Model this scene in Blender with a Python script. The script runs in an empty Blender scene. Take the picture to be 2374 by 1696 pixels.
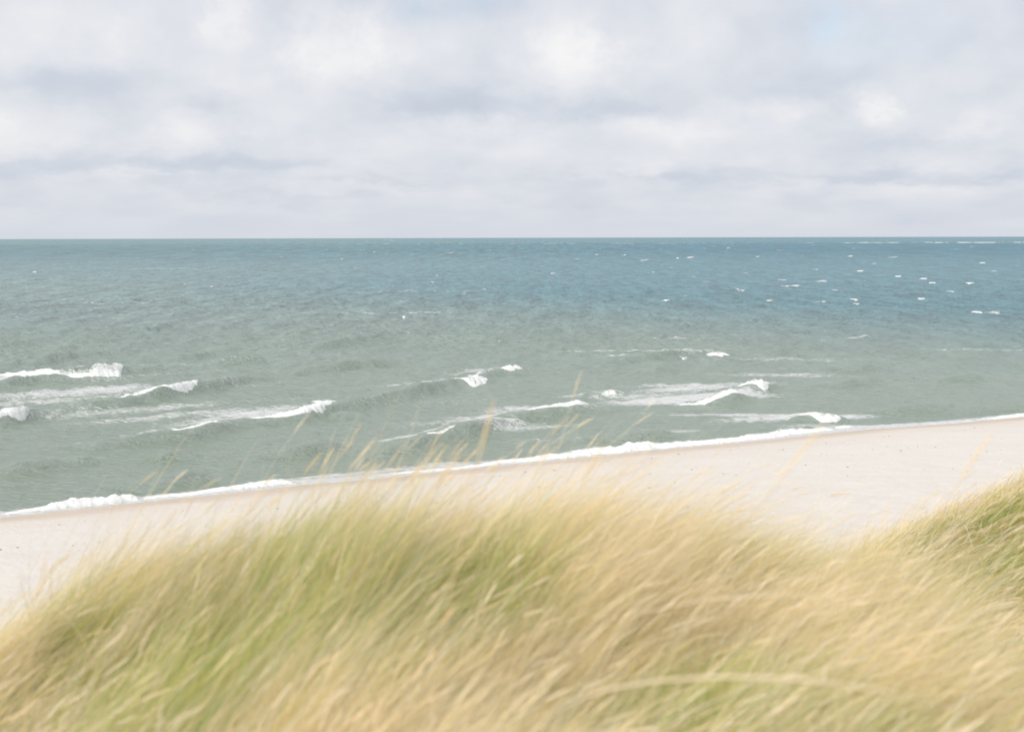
import bpy, math
import numpy as np
R = math.radians
rng = np.random.default_rng(11)
sc = bpy.context.scene
COL = sc.collection
H = 14.0                      # camera height above the sea
FOC = 3297.0                  # focal length in photo pixels (50 mm on a 36 mm wide frame)
PITCH, ROLL = R(5.2), R(-0.14)

# ------------------------------------------------------------------ helpers
def tag(o, label=None, cat=None, group=None, kind=None):
    if label: o['label'] = label
    if cat: o['category'] = cat
    if group: o['group'] = group
    if kind: o['kind'] = kind
    return o

def mesh_obj(name, verts, faces, mat, parent=None, smooth=True, attrs=None, cols=None):
    """verts (n,3), faces (m,4) or (m,3) numpy arrays -> one linked object"""
    me = bpy.data.meshes.new(name)
    verts = np.ascontiguousarray(verts, dtype=np.float32)
    faces = np.ascontiguousarray(faces, dtype=np.int32)
    k = faces.shape[1]
    me.vertices.add(len(verts)); me.vertices.foreach_set('co', verts.ravel())
    me.loops.add(faces.size); me.loops.foreach_set('vertex_index', faces.ravel())
    me.polygons.add(len(faces))
    me.polygons.foreach_set('loop_start', np.arange(0, faces.size, k, dtype=np.int32))
    me.polygons.foreach_set('loop_total', np.full(len(faces), k, dtype=np.int32))
    me.polygons.foreach_set('use_smooth', np.full(len(faces), smooth))
    for nm, a in (attrs or {}).items():
        at = me.attributes.new(nm, 'FLOAT', 'POINT')
        at.data.foreach_set('value', np.ascontiguousarray(a, dtype=np.float32).ravel())
    for nm, a in (cols or {}).items():
        at = me.attributes.new(nm, 'FLOAT_COLOR', 'POINT')
        c = np.ones((len(verts), 4), np.float32); c[:, :3] = a
        at.data.foreach_set('color', c.ravel())
    me.update(calc_edges=True)
    me.materials.append(mat)
    o = bpy.data.objects.new(name, me); COL.objects.link(o)
    if parent: o.parent = parent
    return o

def grid_faces(nr, nc):
    i = np.arange(nr - 1)[:, None] * nc + np.arange(nc - 1)[None, :]
    return np.stack([i, i + 1, i + nc + 1, i + nc], -1).reshape(-1, 4)

def ss(a, b, x):
    t = np.clip((x - a) / (b - a), 0, 1); return t * t * (3 - 2 * t)

# value noise, numpy
_perm = rng.random((256, 256))
def vnoise(x, y):
    xi = np.floor(x).astype(int); yi = np.floor(y).astype(int)
    fx = x - xi; fy = y - yi
    fx = fx * fx * (3 - 2 * fx); fy = fy * fy * (3 - 2 * fy)
    a = _perm[xi & 255, yi & 255]; b = _perm[(xi + 1) & 255, yi & 255]
    c = _perm[xi & 255, (yi + 1) & 255]; d = _perm[(xi + 1) & 255, (yi + 1) & 255]
    return (a * (1 - fx) + b * fx) * (1 - fy) + (c * (1 - fx) + d * fx) * fy
def fbm(x, y, o=4):
    s = 0; a = 0.5; t = 0
    for k in range(o):
        s = s + a * vnoise(x * 2**k + 17.3 * k, y * 2**k - 9.1 * k); t += a; a *= 0.55
    return s / t

# where a line of sight through photo pixel (px, py) meets the level z
def at(px, py, z=0.0):
    cx = (px - 1187) / FOC; cy = -(py - 848) / FOC
    c, s = math.cos(ROLL), math.sin(ROLL)
    cx, cy = cx * c - cy * s, cx * s + cy * c
    dx = cx; dy = math.cos(PITCH) + cy * math.sin(PITCH); dz = -math.sin(PITCH) + cy * math.cos(PITCH)
    t = (z - H) / dz
    return np.array([dx * t, dy * t])
Q = 1187 / 2273
def zl(x, y): return at(x * Q, 500 + y * Q)            # notes taken on the left half
def zr(x, y): return at(1187 + x * Q, 500 + y * Q)     # notes taken on the right half
D1 = 2374 / 2273
def fd(x, y, z): return at(x * D1, y * D1, z)          # notes taken on the whole picture

# ------------------------------------------------------------------ materials
class NT:
    def __init__(s, tree): s.t = tree
    def n(s, typ, ins=None, **kw):
        nd = s.t.nodes.new(typ)
        for k, v in kw.items(): setattr(nd, k, v)
        for k, v in (ins or {}).items():
            sk = nd.inputs[k]
            if isinstance(v, bpy.types.NodeSocket): s.t.links.new(v, sk)
            else: sk.default_value = v
        return nd
    def m(s, op, a, b=0.0, c=0.0, clamp=False):
        nd = s.n('ShaderNodeMath', {0: a, 1: b, 2: c}, operation=op, use_clamp=clamp)
        return nd.outputs[0]
    def mix(s, f, a, b):
        nd = s.n('ShaderNodeMix', {0: f, 6: a, 7: b}, data_type='RGBA'); return nd.outputs[2]
    def ramp(s, f, stops):
        nd = s.n('ShaderNodeValToRGB', {0: f}); e = nd.color_ramp.elements
        while len(e) < len(stops): e.new(0.5)
        for el, (p, c) in zip(e, stops):
            el.position = p; el.color = (*c, 1) if len(c) == 3 else c
        return nd.outputs[0]
    def attr(s, name): return s.n('ShaderNodeAttribute', attribute_name=name)
def new_mat(name):
    m = bpy.data.materials.new(name); m.use_nodes = True
    m.node_tree.nodes.clear(); return m, NT(m.node_tree)
def c4(r, g, b): return (r, g, b, 1)

def mat_water():
    m, t = new_mat('sea_water')
    out = t.n('ShaderNodeOutputMaterial')
    pos = t.n('ShaderNodeNewGeometry').outputs['Position']
    far = t.attr('far').outputs['Fac']
    blue = t.attr('blue').outputs['Fac']
    foam = t.attr('foam').outputs['Fac']
    # ripples, drawn out along the crests
    mp = t.n('ShaderNodeMapping', {0: pos, 2: (0, 0, R(-38)), 3: (0.55, 1.5, 1)}).outputs[0]
    n1 = t.n('ShaderNodeTexNoise', {'Vector': mp, 'Scale': 1.5, 'Detail': 6, 'Roughness': 0.62}).outputs[0]
    mp2 = t.n('ShaderNodeMapping', {0: pos, 2: (0, 0, R(-12)), 3: (0.35, 0.8, 1)}).outputs[0]
    n2 = t.n('ShaderNodeTexNoise', {'Vector': mp2, 'Scale': 0.12, 'Detail': 4, 'Roughness': 0.6}).outputs[0]
    mp3 = t.n('ShaderNodeMapping', {0: pos, 2: (0, 0, R(-20)), 3: (0.8, 1.25, 1)}).outputs[0]
    n3 = t.n('ShaderNodeTexNoise', {'Vector': mp3, 'Scale': 3.2, 'Detail': 5, 'Roughness': 0.7, 'Distortion': 0.6}).outputs[0]
    opn = t.attr('open').outputs['Fac']
    mp4 = t.n('ShaderNodeMapping', {0: pos, 2: (0, 0, R(-15)), 3: (0.6, 0.8, 1)}).outputs[0]
    n4 = t.n('ShaderNodeTexNoise', {'Vector': mp4, 'Scale': 0.45, 'Detail': 3, 'Roughness': 0.6, 'Distortion': 0.5}).outputs[0]
    n5 = t.n('ShaderNodeTexNoise', {'Vector': mp4, 'Scale': 0.13, 'Detail': 3, 'Roughness': 0.6, 'Distortion': 0.5}).outputs[0]
    hh = t.m('ADD', n1, t.m('MULTIPLY', n3, 0.55))
    hh = t.m('ADD', hh, t.m('MULTIPLY', n4, t.m('ADD', 0.3, t.m('MULTIPLY', far, 2.4))))
    hh = t.m('ADD', hh, t.m('MULTIPLY', n5, t.m('MULTIPLY', opn, 9.0)))
    bmp = t.n('ShaderNodeBump', {'Strength': 1.0, 'Distance': WB, 'Height': hh})
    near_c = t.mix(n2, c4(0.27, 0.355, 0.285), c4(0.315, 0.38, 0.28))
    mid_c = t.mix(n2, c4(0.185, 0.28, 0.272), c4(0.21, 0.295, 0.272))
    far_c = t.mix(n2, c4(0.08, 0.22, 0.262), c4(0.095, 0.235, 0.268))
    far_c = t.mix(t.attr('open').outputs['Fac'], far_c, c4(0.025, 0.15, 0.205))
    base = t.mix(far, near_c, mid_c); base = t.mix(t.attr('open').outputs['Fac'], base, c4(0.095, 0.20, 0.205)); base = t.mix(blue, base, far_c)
    # dark and light wave faces farther out, their shading put into the colour
    g1 = t.n('ShaderNodeTexNoise', {'Vector': t.n('ShaderNodeMapping', {0: pos, 2: (0, 0, R(-8)), 3: (0.30, 0.05, 1)}).outputs[0], 'Scale': 1.0, 'Detail': 5, 'Roughness': 0.7}).outputs[0]
    g2 = t.n('ShaderNodeTexNoise', {'Vector': t.n('ShaderNodeMapping', {0: pos, 2: (0, 0, R(-4)), 3: (0.11, 0.009, 1)}).outputs[0], 'Scale': 1.0, 'Detail': 5, 'Roughness': 0.7}).outputs[0]
    gm = t.m('ADD', t.m('MULTIPLY', t.m('SUBTRACT', g1, 0.5), t.m('MULTIPLY', far, t.m('SUBTRACT', 1.5, opn))), t.m('MULTIPLY', t.m('SUBTRACT', g2, 0.5), t.m('MULTIPLY', opn, 2.2)))
    gm = t.m('ADD', 1.0, t.m('MULTIPLY', gm, 1.5))
    base = t.n('ShaderNodeVectorMath', {0: base, 1: t.n('ShaderNodeCombineXYZ', {0: gm, 1: gm, 2: gm}).outputs[0]}, operation='MULTIPLY').outputs[0]
    # a rough sea never mirrors the sky fully at a glancing view: the facets that face the viewer win
    fr = t.n('ShaderNodeFresnel', {'IOR': 1.34, 'Normal': bmp.outputs[0]}).outputs[0]
    cap = t.m('SUBTRACT', 0.46, t.m('ADD', t.m('MULTIPLY', far, 0.12), t.m('MULTIPLY', opn, 0.04)))
    fr = t.m('MINIMUM', t.m('MULTIPLY', fr, cap), t.m('SUBTRACT', 0.62, t.m('MULTIPLY', opn, 0.30)))
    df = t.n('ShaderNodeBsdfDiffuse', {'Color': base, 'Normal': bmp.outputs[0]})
    gl = t.n('ShaderNodeBsdfGlossy', {'Color': c4(1, 1, 1), 'Roughness': 0.2, 'Normal': bmp.outputs[0]})
    p = t.n('ShaderNodeMixShader', {0: fr, 1: df.outputs[0], 2: gl.outputs[0]})
    # foam lying on the water: broken into strings by noise
    mf = t.n('ShaderNodeMapping', {0: pos, 2: (0, 0, R(-20)), 3: (0.45, 1.1, 1)}).outputs[0]
    w = t.n('ShaderNodeTexNoise', {'Vector': mf, 'Scale': 1.0, 'Detail': 3}).outputs['Color']
    wv = t.n('ShaderNodeVectorMath', {0: mf, 1: w}, operation='ADD').outputs[0]
    nf = t.n('ShaderNodeTexNoise', {'Vector': wv, 'Scale': 3.4, 'Detail': 7, 'Roughness': 0.72}).outputs[0]
    v = t.m('ADD', nf, t.m('MULTIPLY', foam, 0.62))
    mask = t.m('MULTIPLY', t.m('SUBTRACT', v, 0.74), 6.5, clamp=True)
    mask = t.m('MULTIPLY', mask, t.m('MULTIPLY', foam, 6.0, clamp=True), clamp=True)
    fo = t.n('ShaderNodeBsdfDiffuse', {'Color': c4(0.80, 0.81, 0.81), 'Normal': bmp.outputs[0]})
    mx = t.n('ShaderNodeMixShader', {0: mask, 1: p.outputs[0], 2: fo.outputs[0]})
    t.t.links.new(mx.outputs[0], out.inputs[0])
    return m

def mat_foam():
    m, t = new_mat('white_foam')
    out = t.n('ShaderNodeOutputMaterial')
    pos = t.n('ShaderNodeNewGeometry').outputs['Position']
    cov = t.attr('cover').outputs['Fac']
    mp = t.n('ShaderNodeMapping', {0: pos, 2: (0, 0, R(-45)), 3: (0.55, 1.3, 1.2)}).outputs[0]
    nf = t.n('ShaderNodeTexNoise', {'Vector': mp, 'Scale': 4.2, 'Detail': 8, 'Roughness': 0.8}).outputs[0]
    mask = t.m('MULTIPLY', t.m('SUBTRACT', t.m('ADD', nf, cov), 1.03), 6.0, clamp=True)
    nb = t.n('ShaderNodeTexNoise', {'Vector': pos, 'Scale': 7.0, 'Detail': 5, 'Roughness': 0.7}).outputs[0]
    bmp = t.n('ShaderNodeBump', {'Strength': 0.7, 'Distance': 0.08, 'Height': nb})
    d = t.n('ShaderNodeBsdfDiffuse', {'Color': t.mix(nb, c4(0.66, 0.69, 0.68), c4(0.90, 0.90, 0.89)), 'Normal': bmp.outputs[0]})
    tl = t.n('ShaderNodeBsdfTranslucent', {'Color': c4(0.90, 0.91, 0.90)})
    dd = t.n('ShaderNodeMixShader', {0: 0.12, 1: d.outputs[0], 2: tl.outputs[0]})
    tr = t.n('ShaderNodeBsdfTransparent')
    mx = t.n('ShaderNodeMixShader', {0: mask, 1: tr.outputs[0], 2: dd.outputs[0]})
    t.t.links.new(mx.outputs[0], out.inputs[0])
    return m

def mat_sand():
    m, t = new_mat('beach_sand')
    out = t.n('ShaderNodeOutputMaterial')
    pos = t.n('ShaderNodeNewGeometry').outputs['Position']
    d = t.attr('shore').outputs['Fac']
    mp = t.n('ShaderNodeMapping', {0: pos, 2: (0, 0, R(-31)), 3: (0.25, 1.0, 1)}).outputs[0]
    n1 = t.n('ShaderNodeTexNoise', {'Vector': mp, 'Scale': 0.7, 'Detail': 5, 'Roughness': 0.6}).outputs[0]
    n2 = t.n('ShaderNodeTexNoise', {'Vector': pos, 'Scale': 3.5, 'Detail': 6, 'Roughness': 0.65}).outputs[0]
    n3 = t.n('ShaderNodeTexNoise', {'Vector': mp, 'Scale': 9.0, 'Detail': 3, 'Roughness': 0.7}).outputs[0]
    dry = t.mix(n1, c4(0.53, 0.50, 0.465), c4(0.61, 0.58, 0.545))
    dry = t.mix(t.m('MULTIPLY', n2, 0.35), dry, c4(0.49, 0.445, 0.395))
    # the tide has wetted the sand next to the water
    dn = t.m('ADD', d, t.m('MULTIPLY', t.m('SUBTRACT', n1, 0.5), 3.0))
    wet = t.m('SUBTRACT', 1.0, t.m('DIVIDE', t.m('SUBTRACT', dn, 2.4), 2.4, clamp=True), clamp=True)
    damp = t.m('SUBTRACT', 1.0, t.m('DIVIDE', dn, 9.0, clamp=True), clamp=True)
    col = t.mix(t.m('MULTIPLY', damp, 0.45), dry, c4(0.47, 0.38, 0.30))
    col = t.mix(t.m('MULTIPLY', wet, 0.85), col, c4(0.45, 0.355, 0.265))
    spk = t.m('MULTIPLY', t.m('SUBTRACT', n3, 0.70), 10.0, clamp=True)
    col = t.mix(t.m('MULTIPLY', spk, 0.5), col, c4(0.22, 0.17, 0.12))
    th = t.attr('thatch_shade').outputs['Fac']; litter = t.mix(n2, c4(0.14, 0.14, 0.04), c4(0.36, 0.29, 0.13))  # dead plant litter, darkened to stand in for shade between the tufts
    col = t.mix(th, col, litter)
    rough = t.m('SUBTRACT', 0.95, t.m('MULTIPLY', wet, 0.6))
    bmp = t.n('ShaderNodeBump', {'Strength': 0.8, 'Distance': 0.09, 'Height': n2})
    p = t.n('ShaderNodeBsdfPrincipled', {'Base Color': col, 'Roughness': rough, 'Normal': bmp.outputs[0], 'Specular IOR Level': 0.3})
    t.t.links.new(p.outputs[0], out.inputs[0])
    return m

def mat_grass(name='grass_blades', tr=0.5):
    m, t = new_mat(name)
    out = t.n('ShaderNodeOutputMaterial')
    col = t.attr('tint').outputs['Color']
    d = t.n('ShaderNodeBsdfPrincipled', {'Base Color': col, 'Roughness': 0.6, 'Specular IOR Level': 0.35})
    tl = t.n('ShaderNodeBsdfTranslucent', {'Color': col})
    mx = t.n('ShaderNodeMixShader', {0: tr, 1: d.outputs[0], 2: tl.outputs[0]})
    t.t.links.new(mx.outputs[0], out.inputs[0])
    return m

def mat_plain(name, a, b, scale=20, rough=0.9):
    m, t = new_mat(name)
    out = t.n('ShaderNodeOutputMaterial')
    pos = t.n('ShaderNodeNewGeometry').outputs['Position']
    n1 = t.n('ShaderNodeTexNoise', {'Vector': pos, 'Scale': scale, 'Detail': 3}).outputs[0]
    p = t.n('ShaderNodeBsdfPrincipled', {'Base Color': t.mix(n1, c4(*a), c4(*b)), 'Roughness': rough})
    t.t.links.new(p.outputs[0], out.inputs[0])
    return m
WB = 0.72
M_water, M_foam, M_sand, M_grass = mat_water(), mat_foam(), mat_sand(), mat_grass()
M_weed = mat_plain('dry_seaweed', (0.07, 0.05, 0.035), (0.17, 0.12, 0.08))

# ------------------------------------------------------------------ shoreline
SH = [zl(0, 1335), zl(300, 1302), zl(600, 1270), zl(900, 1240), zl(1300, 1195), zl(1650, 1166), zl(2273, 1100),
      zr(300, 1072), zr(600, 1040), zr(900, 1014), zr(1200, 984), zr(1400, 962), zr(1600, 944), zr(1900, 925), zr(2273, 890)]
SH = np.array(SH)
sd = (SH[-1] - SH[0]); sd = sd / np.linalg.norm(sd)
SH = np.vstack([SH[0] - sd * 900, SH[0] - sd * 60, SH, SH[-1] + sd * 60, SH[-1] + sd * 2500])
SN = np.array([sd[1], -sd[0]])          # towards the land
# shoreline as offset f(s) from the straight base line
S_s = (SH - SH[2]) @ sd; S_o = (SH - SH[2]) @ SN
def shore_d(x, y):
    px = x - SH[2, 0]; py = y - SH[2, 1]
    s = px * sd[0] + py * sd[1]; o = px * SN[0] + py * SN[1]
    off = np.interp(s, S_s, S_o)
    return o - off                        # > 0 on land
# ------------------------------------------------------------------ terrain
CAMD = float(shore_d(np.array([0.0]), np.array([0.0]))[0])
def base_dune(x, y):
    d = shore_d(x, y)
    b = np.where(d > 0, 0.052 * np.minimum(d, 40) + 0.25 * ss(0, 4, d), 0.09 * d)
    b = np.maximum(b, -4.0)
    s = ss(CAMD - 24, CAMD - 3, d)
    w = fbm(x * 0.06 + 5, y * 0.06 + 3, 3) - 0.5
    return b + s * (12.2 - 2.3 + 5.0 * w * ss(8, 40, np.hypot(x, y)))
CP = [(0, 0, 12.3), (-3, 0, 12.2), (3, 0, 12.3), (0, -4, 12.4)]
# brow of the nearest dune, as (x, y, height) at two thirds of its real distance
for x_, y_, z_ in [(0, 3, 12.15), (-1.1, 3, 12.05), (1.1, 3, 12.12), (2.6, 3.2, 11.95), (-2.6, 3, 11.95),
    (0, 7, 12.02), (0.35, 7, 11.98), (-0.7, 7, 12.26), (-1.25, 6.4, 12.32), (-1.62, 6, 12.16), (-2.2, 5.3, 11.86), (-3.4, 5.4, 11.3), (0.8, 7, 12.10), (1.4, 7, 12.02), (1.9, 7, 11.76),
    (0, 5, 12.25), (1, 5, 12.1), (2.0, 5.4, 11.75), (2.7, 7, 11.1), (-2.6, 9, 9.8), (-4.5, 8.5, 9.4), (0, 10, 10.6), (1.5, 10.5, 9.7), (-1, 9, 11.2)]:
    CP.append((x_ * 1.4, y_ * 1.4, 14 - (14 - z_ - 0.68) * 1.4 - 0.68))
CP = np.array(CP + [(0, 20, 5.6), (-5, 19, 4.6),
    (5.2, 14.4, 9.3), (7.2, 14, 9.9), (4.2, 20, 8.9), (5.2, 20, 9.5), (6.0, 20, 9.8), (6.6, 20, 10.25), (7.2, 20, 10.5),
    (9.0, 20, 11.1), (12, 21, 11.6), (9.0, 15, 10.9), (8, 26, 8.0), (5, 26, 5.5), (13, 28, 7.5)])
def kern(ax, ay, bx, by):
    return np.exp(-((ax - bx)**2 + (ay - by)**2) / (2 * 2.6**2))
_K = kern(CP[:, 0][:, None], CP[:, 1][:, None], CP[:, 0][None], CP[:, 1][None]) + 0.02 * np.eye(len(CP))
_W = np.linalg.solve(_K, CP[:, 2] - base_dune(CP[:, 0], CP[:, 1]))
def ground(x, y):
    x = np.asarray(x, float); y = np.asarray(y, float)
    z = base_dune(x, y)
    near = np.hypot(x - 3, y - 10) < 40
    if near.any():
        xs, ys = x[near], y[near]; r = np.zeros(xs.shape)
        for (a, b, _), w in zip(CP, _W): r += w * kern(xs, ys, a, b)
        z[near] += r
    d = shore_d(x, y)
    lump = (fbm(x * 0.5, y * 0.5, 4) - 0.5) * 0.22 * ss(6, 30, d) + (fbm(x * 2.2, y * 2.2, 3) - 0.5) * 0.07 * ss(3, 12, d)
    return z + lump

# polar sheet round the foot of the camera (finer close by), all the way round behind too
def polar(r, a):
    RR, AA = np.meshgrid(r, a, indexing='ij')
    return (RR * np.sin(AA)).ravel(), (RR * np.cos(AA)).ravel()
ra = np.concatenate([np.geomspace(0.4, 30, 190, endpoint=False), np.linspace(30, 125, 330, endpoint=False), np.geomspace(125, 3000, 70)])
aa = np.concatenate([np.linspace(-180, -34, 90, endpoint=False), np.linspace(-34, 34, 620, endpoint=False), np.linspace(34, 180, 91)]) * math.pi / 180
gx, gy = polar(ra, aa)
gz = ground(gx, gy)
beach = mesh_obj('ground', np.stack([gx, gy, gz], 1), grid_faces(len(ra), len(aa))[:, ::-1], M_sand, attrs={'shore': shore_d(gx, gy), 'thatch_shade': ss(7.6, 8.8, gz + 1.2 * (fbm(gx * .8, gy * .8, 3) - .5))})
tag(beach, 'pale sand of the beach and the dunes', None, kind='structure')

# ------------------------------------------------------------------ sea
WD = R(-35)                               # waves run to the right and shorewards
comps = []
for k in range(80):
    lam = 0.7 * (11 / 0.7) ** rng.random()
    th = WD + rng.normal(0, 0.62)
    comps.append((2 * math.pi / lam * math.cos(th), 2 * math.pi / lam * math.sin(th), rng.random() * 6.283, 0.0155 * lam ** 0.72))
# single swells picked out in the picture: points of the crest, height, shoreward width
RID = [
 ([zl(-120,742), zl(150,735), zl(380,725), zl(560,705), zl(740,690)], .62), ([zl(-100,775), zl(0,772), zl(100,757), zl(200,748), zl(400,742)], .5),
 ([zl(130,905), zl(300,880), zl(500,858), zl(700,822), zl(900,788), zl(1000,770), zl(1200,725)], .62),
 ([zl(-100,950), zl(0,938), zl(150,905), zl(230,895)], .62),
 ([zl(1020,948), zl(1200,930), zl(1350,915), zl(1520,868), zl(1700,838), zl(1900,785), zl(2080,752), zl(2180,735)], .6),
 ([zl(2120,720), zl(2230,708), zr(70,700)], .45),
 ([zl(380,1045), zl(600,1020), zl(850,1000), zl(1000,955), zl(1180,920)], .55),
 ([zl(1650,1090), zl(1780,1060), zl(1900,1028), zl(2060,985), zl(2260,935), zr(60,925)], .6),
 ([zl(600,1232), zl(740,1205), zl(930,1170)], .62), ([zr(440,1012), zr(560,995), zr(740,975)], .5),
 ([zl(0,672), zl(130,668), zl(300,640), zl(520,624)], .55), ([zl(560,537), zl(700,516), zl(830,494)], .5),
 ([zl(720,652), zl(860,645), zl(960,632)], .45), ([zl(940,668), zl(1050,662), zl(1180,655)], .5),
 ([zl(1200,615), zl(1420,600), zl(1600,560), zl(1770,528)], .5), ([zl(1290,712), zl(1500,692), zl(1740,658)], .5),
 ([zl(960,612), zl(1080,600)], .4), ([zl(-60,1162), zl(100,1145), zl(290,1108)], .55), ([zl(310,1110), zl(430,1098)], .35),
 ([zl(680,1095), zl(880,1078)], .4), ([zl(1250,1088), zl(1400,1062), zl(1510,1035)], .45), ([zl(1460,905), zl(1640,900)], .3),
 ([zl(1880,1118), zl(2050,1096)], .3),
 ([zr(70,532), zr(270,524)], .5), ([zr(380,548), zr(440,544)], .35), ([zr(470,658), zr(600,645), zr(740,625), zr(990,612)], .5), 
 ([zr(1160,618), zr(1260,610)], .35), ([zr(1480,692), zr(1620,680)], .35), ([zr(1420,762), zr(1660,742)], .4),
 ([zr(900,845), zr(1060,812)], .4), ([zr(980,795), zr(1170,770)], .45), ([zr(-120,925), zr(150,905), zr(370,858)], .5), ([zr(360,812), zr(500,800)], .35),
 ([zr(1450,566), zr(1620,552)], .4), ([zr(1660,885), zr(1800,868), zr(1990,862)], .4), ([zr(1950,885), zr(2150,868), zr(2400,840)], .4),
 ([zr(1240,915), zr(1480,905)], .35), ([zr(1900,738), zr(2120,722)], .35), ([zr(1960,578), zr(2300,582)], .35), ([zr(600,705), zr(700,690)], .3),
 ([zl(1000,735), zl(1260,715)], .3), ([zl(0,590), zl(180,578)], .35), ([zl(330,568), zl(560,556)], .35), ([zl(1480,490), zl(1600,484)], .3),
]
def ridge_h(x, y):
    h = np.zeros(x.shape)
    for pts, A in RID:
        P = np.array(pts)
        # resample
        L = np.r_[0, np.cumsum(np.linalg.norm(np.diff(P, axis=0), axis=1))]
        n = max(6, int(L[-1] / 2.0)); tt = np.linspace(0, L[-1], n)
        P = np.stack([np.interp(tt, L, P[:, 0]), np.interp(tt, L, P[:, 1])], 1)
        m = (x > P[:, 0].min() - 9) & (x < P[:, 0].max() + 9) & (y > P[:, 1].min() - 9) & (y < P[:, 1].max() + 9)
        if not m.any(): continue
        xs, ys = x[m], y[m]
        best = np.full(xs.shape, 1e9); sg = np.zeros(xs.shape); tq = np.zeros(xs.shape)
        for i in range(n - 1):
            a, b = P[i], P[i + 1]; e = b - a; l2 = e @ e
            t = ((xs - a[0]) * e[0] + (ys - a[1]) * e[1]) / l2; tc = np.clip(t, 0, 1)
            dx = xs - a[0] - tc * e[0]; dy = ys - a[1] - tc * e[1]; dd = np.hypot(dx, dy)
            c = (dx * e[1] - dy * e[0]) / math.sqrt(l2)         # > 0 : right of the crest (shoreward)
            u = dd < best
            best = np.where(u, dd, best); sg = np.where(u, np.sign(c), sg); tq = np.where(u, (i + tc) / (n - 1), tq)
        wig = (vnoise(xs * 0.35, ys * 0.35) - 0.5) * 0.9
        s = best * sg + wig * 0.6
        wf = 0.75; wb = 2.3; 
        pr = np.where(s > 0, np.exp(-(s / wf)**2), np.exp(-(s / wb)**2))
        pr -= 0.16 * np.exp(-((s - 2.6) / 1.6)**2)
        env = np.clip(np.sin(math.pi * np.clip(tq, 0, 1)), 0, 1) ** 0.45 * (best < 8.5) * ss(8.5, 6, best)
        env *= 0.75 + 0.5 * vnoise(xs * 0.22 + 40, ys * 0.22)
        q = 1.42 * A * pr * env
        h[m] = np.maximum(h[m], q) + np.minimum(0, q)
    return h
def water_h(x, y, ridges=True):
    x = np.asarray(x, float); y = np.asarray(y, float)
    r = np.hypot(x, y); h = np.zeros(x.shape)
    grp = 0.55 + 0.9 * fbm(x * 0.03 + 3, y * 0.03, 3)
    shd = shore_d(x, y)
    calm = (0.25 + 0.75 * ss(0, 120, -shd))
    big = 0.30 + 0.12 * ss(120, 400, r)
    for kx, ky, ph, A in comps:
        lam = 2 * math.pi / math.hypot(kx, ky)
        c = np.cos(kx * x + ky * y + ph)
        h += (A * (big if lam > 4 else 1.0)) * c * (1 + 0.3 * c)
    h *= calm * grp * (1 - 0.45 * ss(160, 520, r))
    h += 0.05 * (fbm(x * 0.9, y * 1.6, 3) - 0.5) * calm
    if ridges: h += ridge_h(x, y)
    k = ss(-0.5, -7, shd)
    return h * (0.12 + 0.88 * k) + 0.02
# rows of the sheet: evenly fine as seen from the dune, out to the horizon
slope = np.linspace(H / 58.0, H / 14000.0, 880)
slope = slope + 0
rw = np.r_[H / slope, [14600.0]]
aw = np.concatenate([np.linspace(-75, -26, 90, endpoint=False), np.linspace(-26, 27, 1350, endpoint=False), np.linspace(27, 75, 90)]) * math.pi / 180
wx, wy = polar(rw, aw)
wz = water_h(wx, wy)
wz = wz - (wx**2 + wy**2 > 13900**2) * 0.5
far = ss(80, 320, np.hypot(wx, wy))
sea_n = fbm(wx * 0.004 + 2, wy * 0.0022 + 8, 4)
rr = np.hypot(wx, wy); azi = np.arctan2(wx, wy)
blue = ss(205, 430, rr * (1 + 1.25 * azi) * (0.85 + 0.3 * sea_n)) * (0.28 + 0.72 * ss(-0.28, 0.2, azi + 0.3 * (sea_n - 0.5)))
blue = blue * (1 - 0.25 * ss(2800, 3100, rr))
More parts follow.
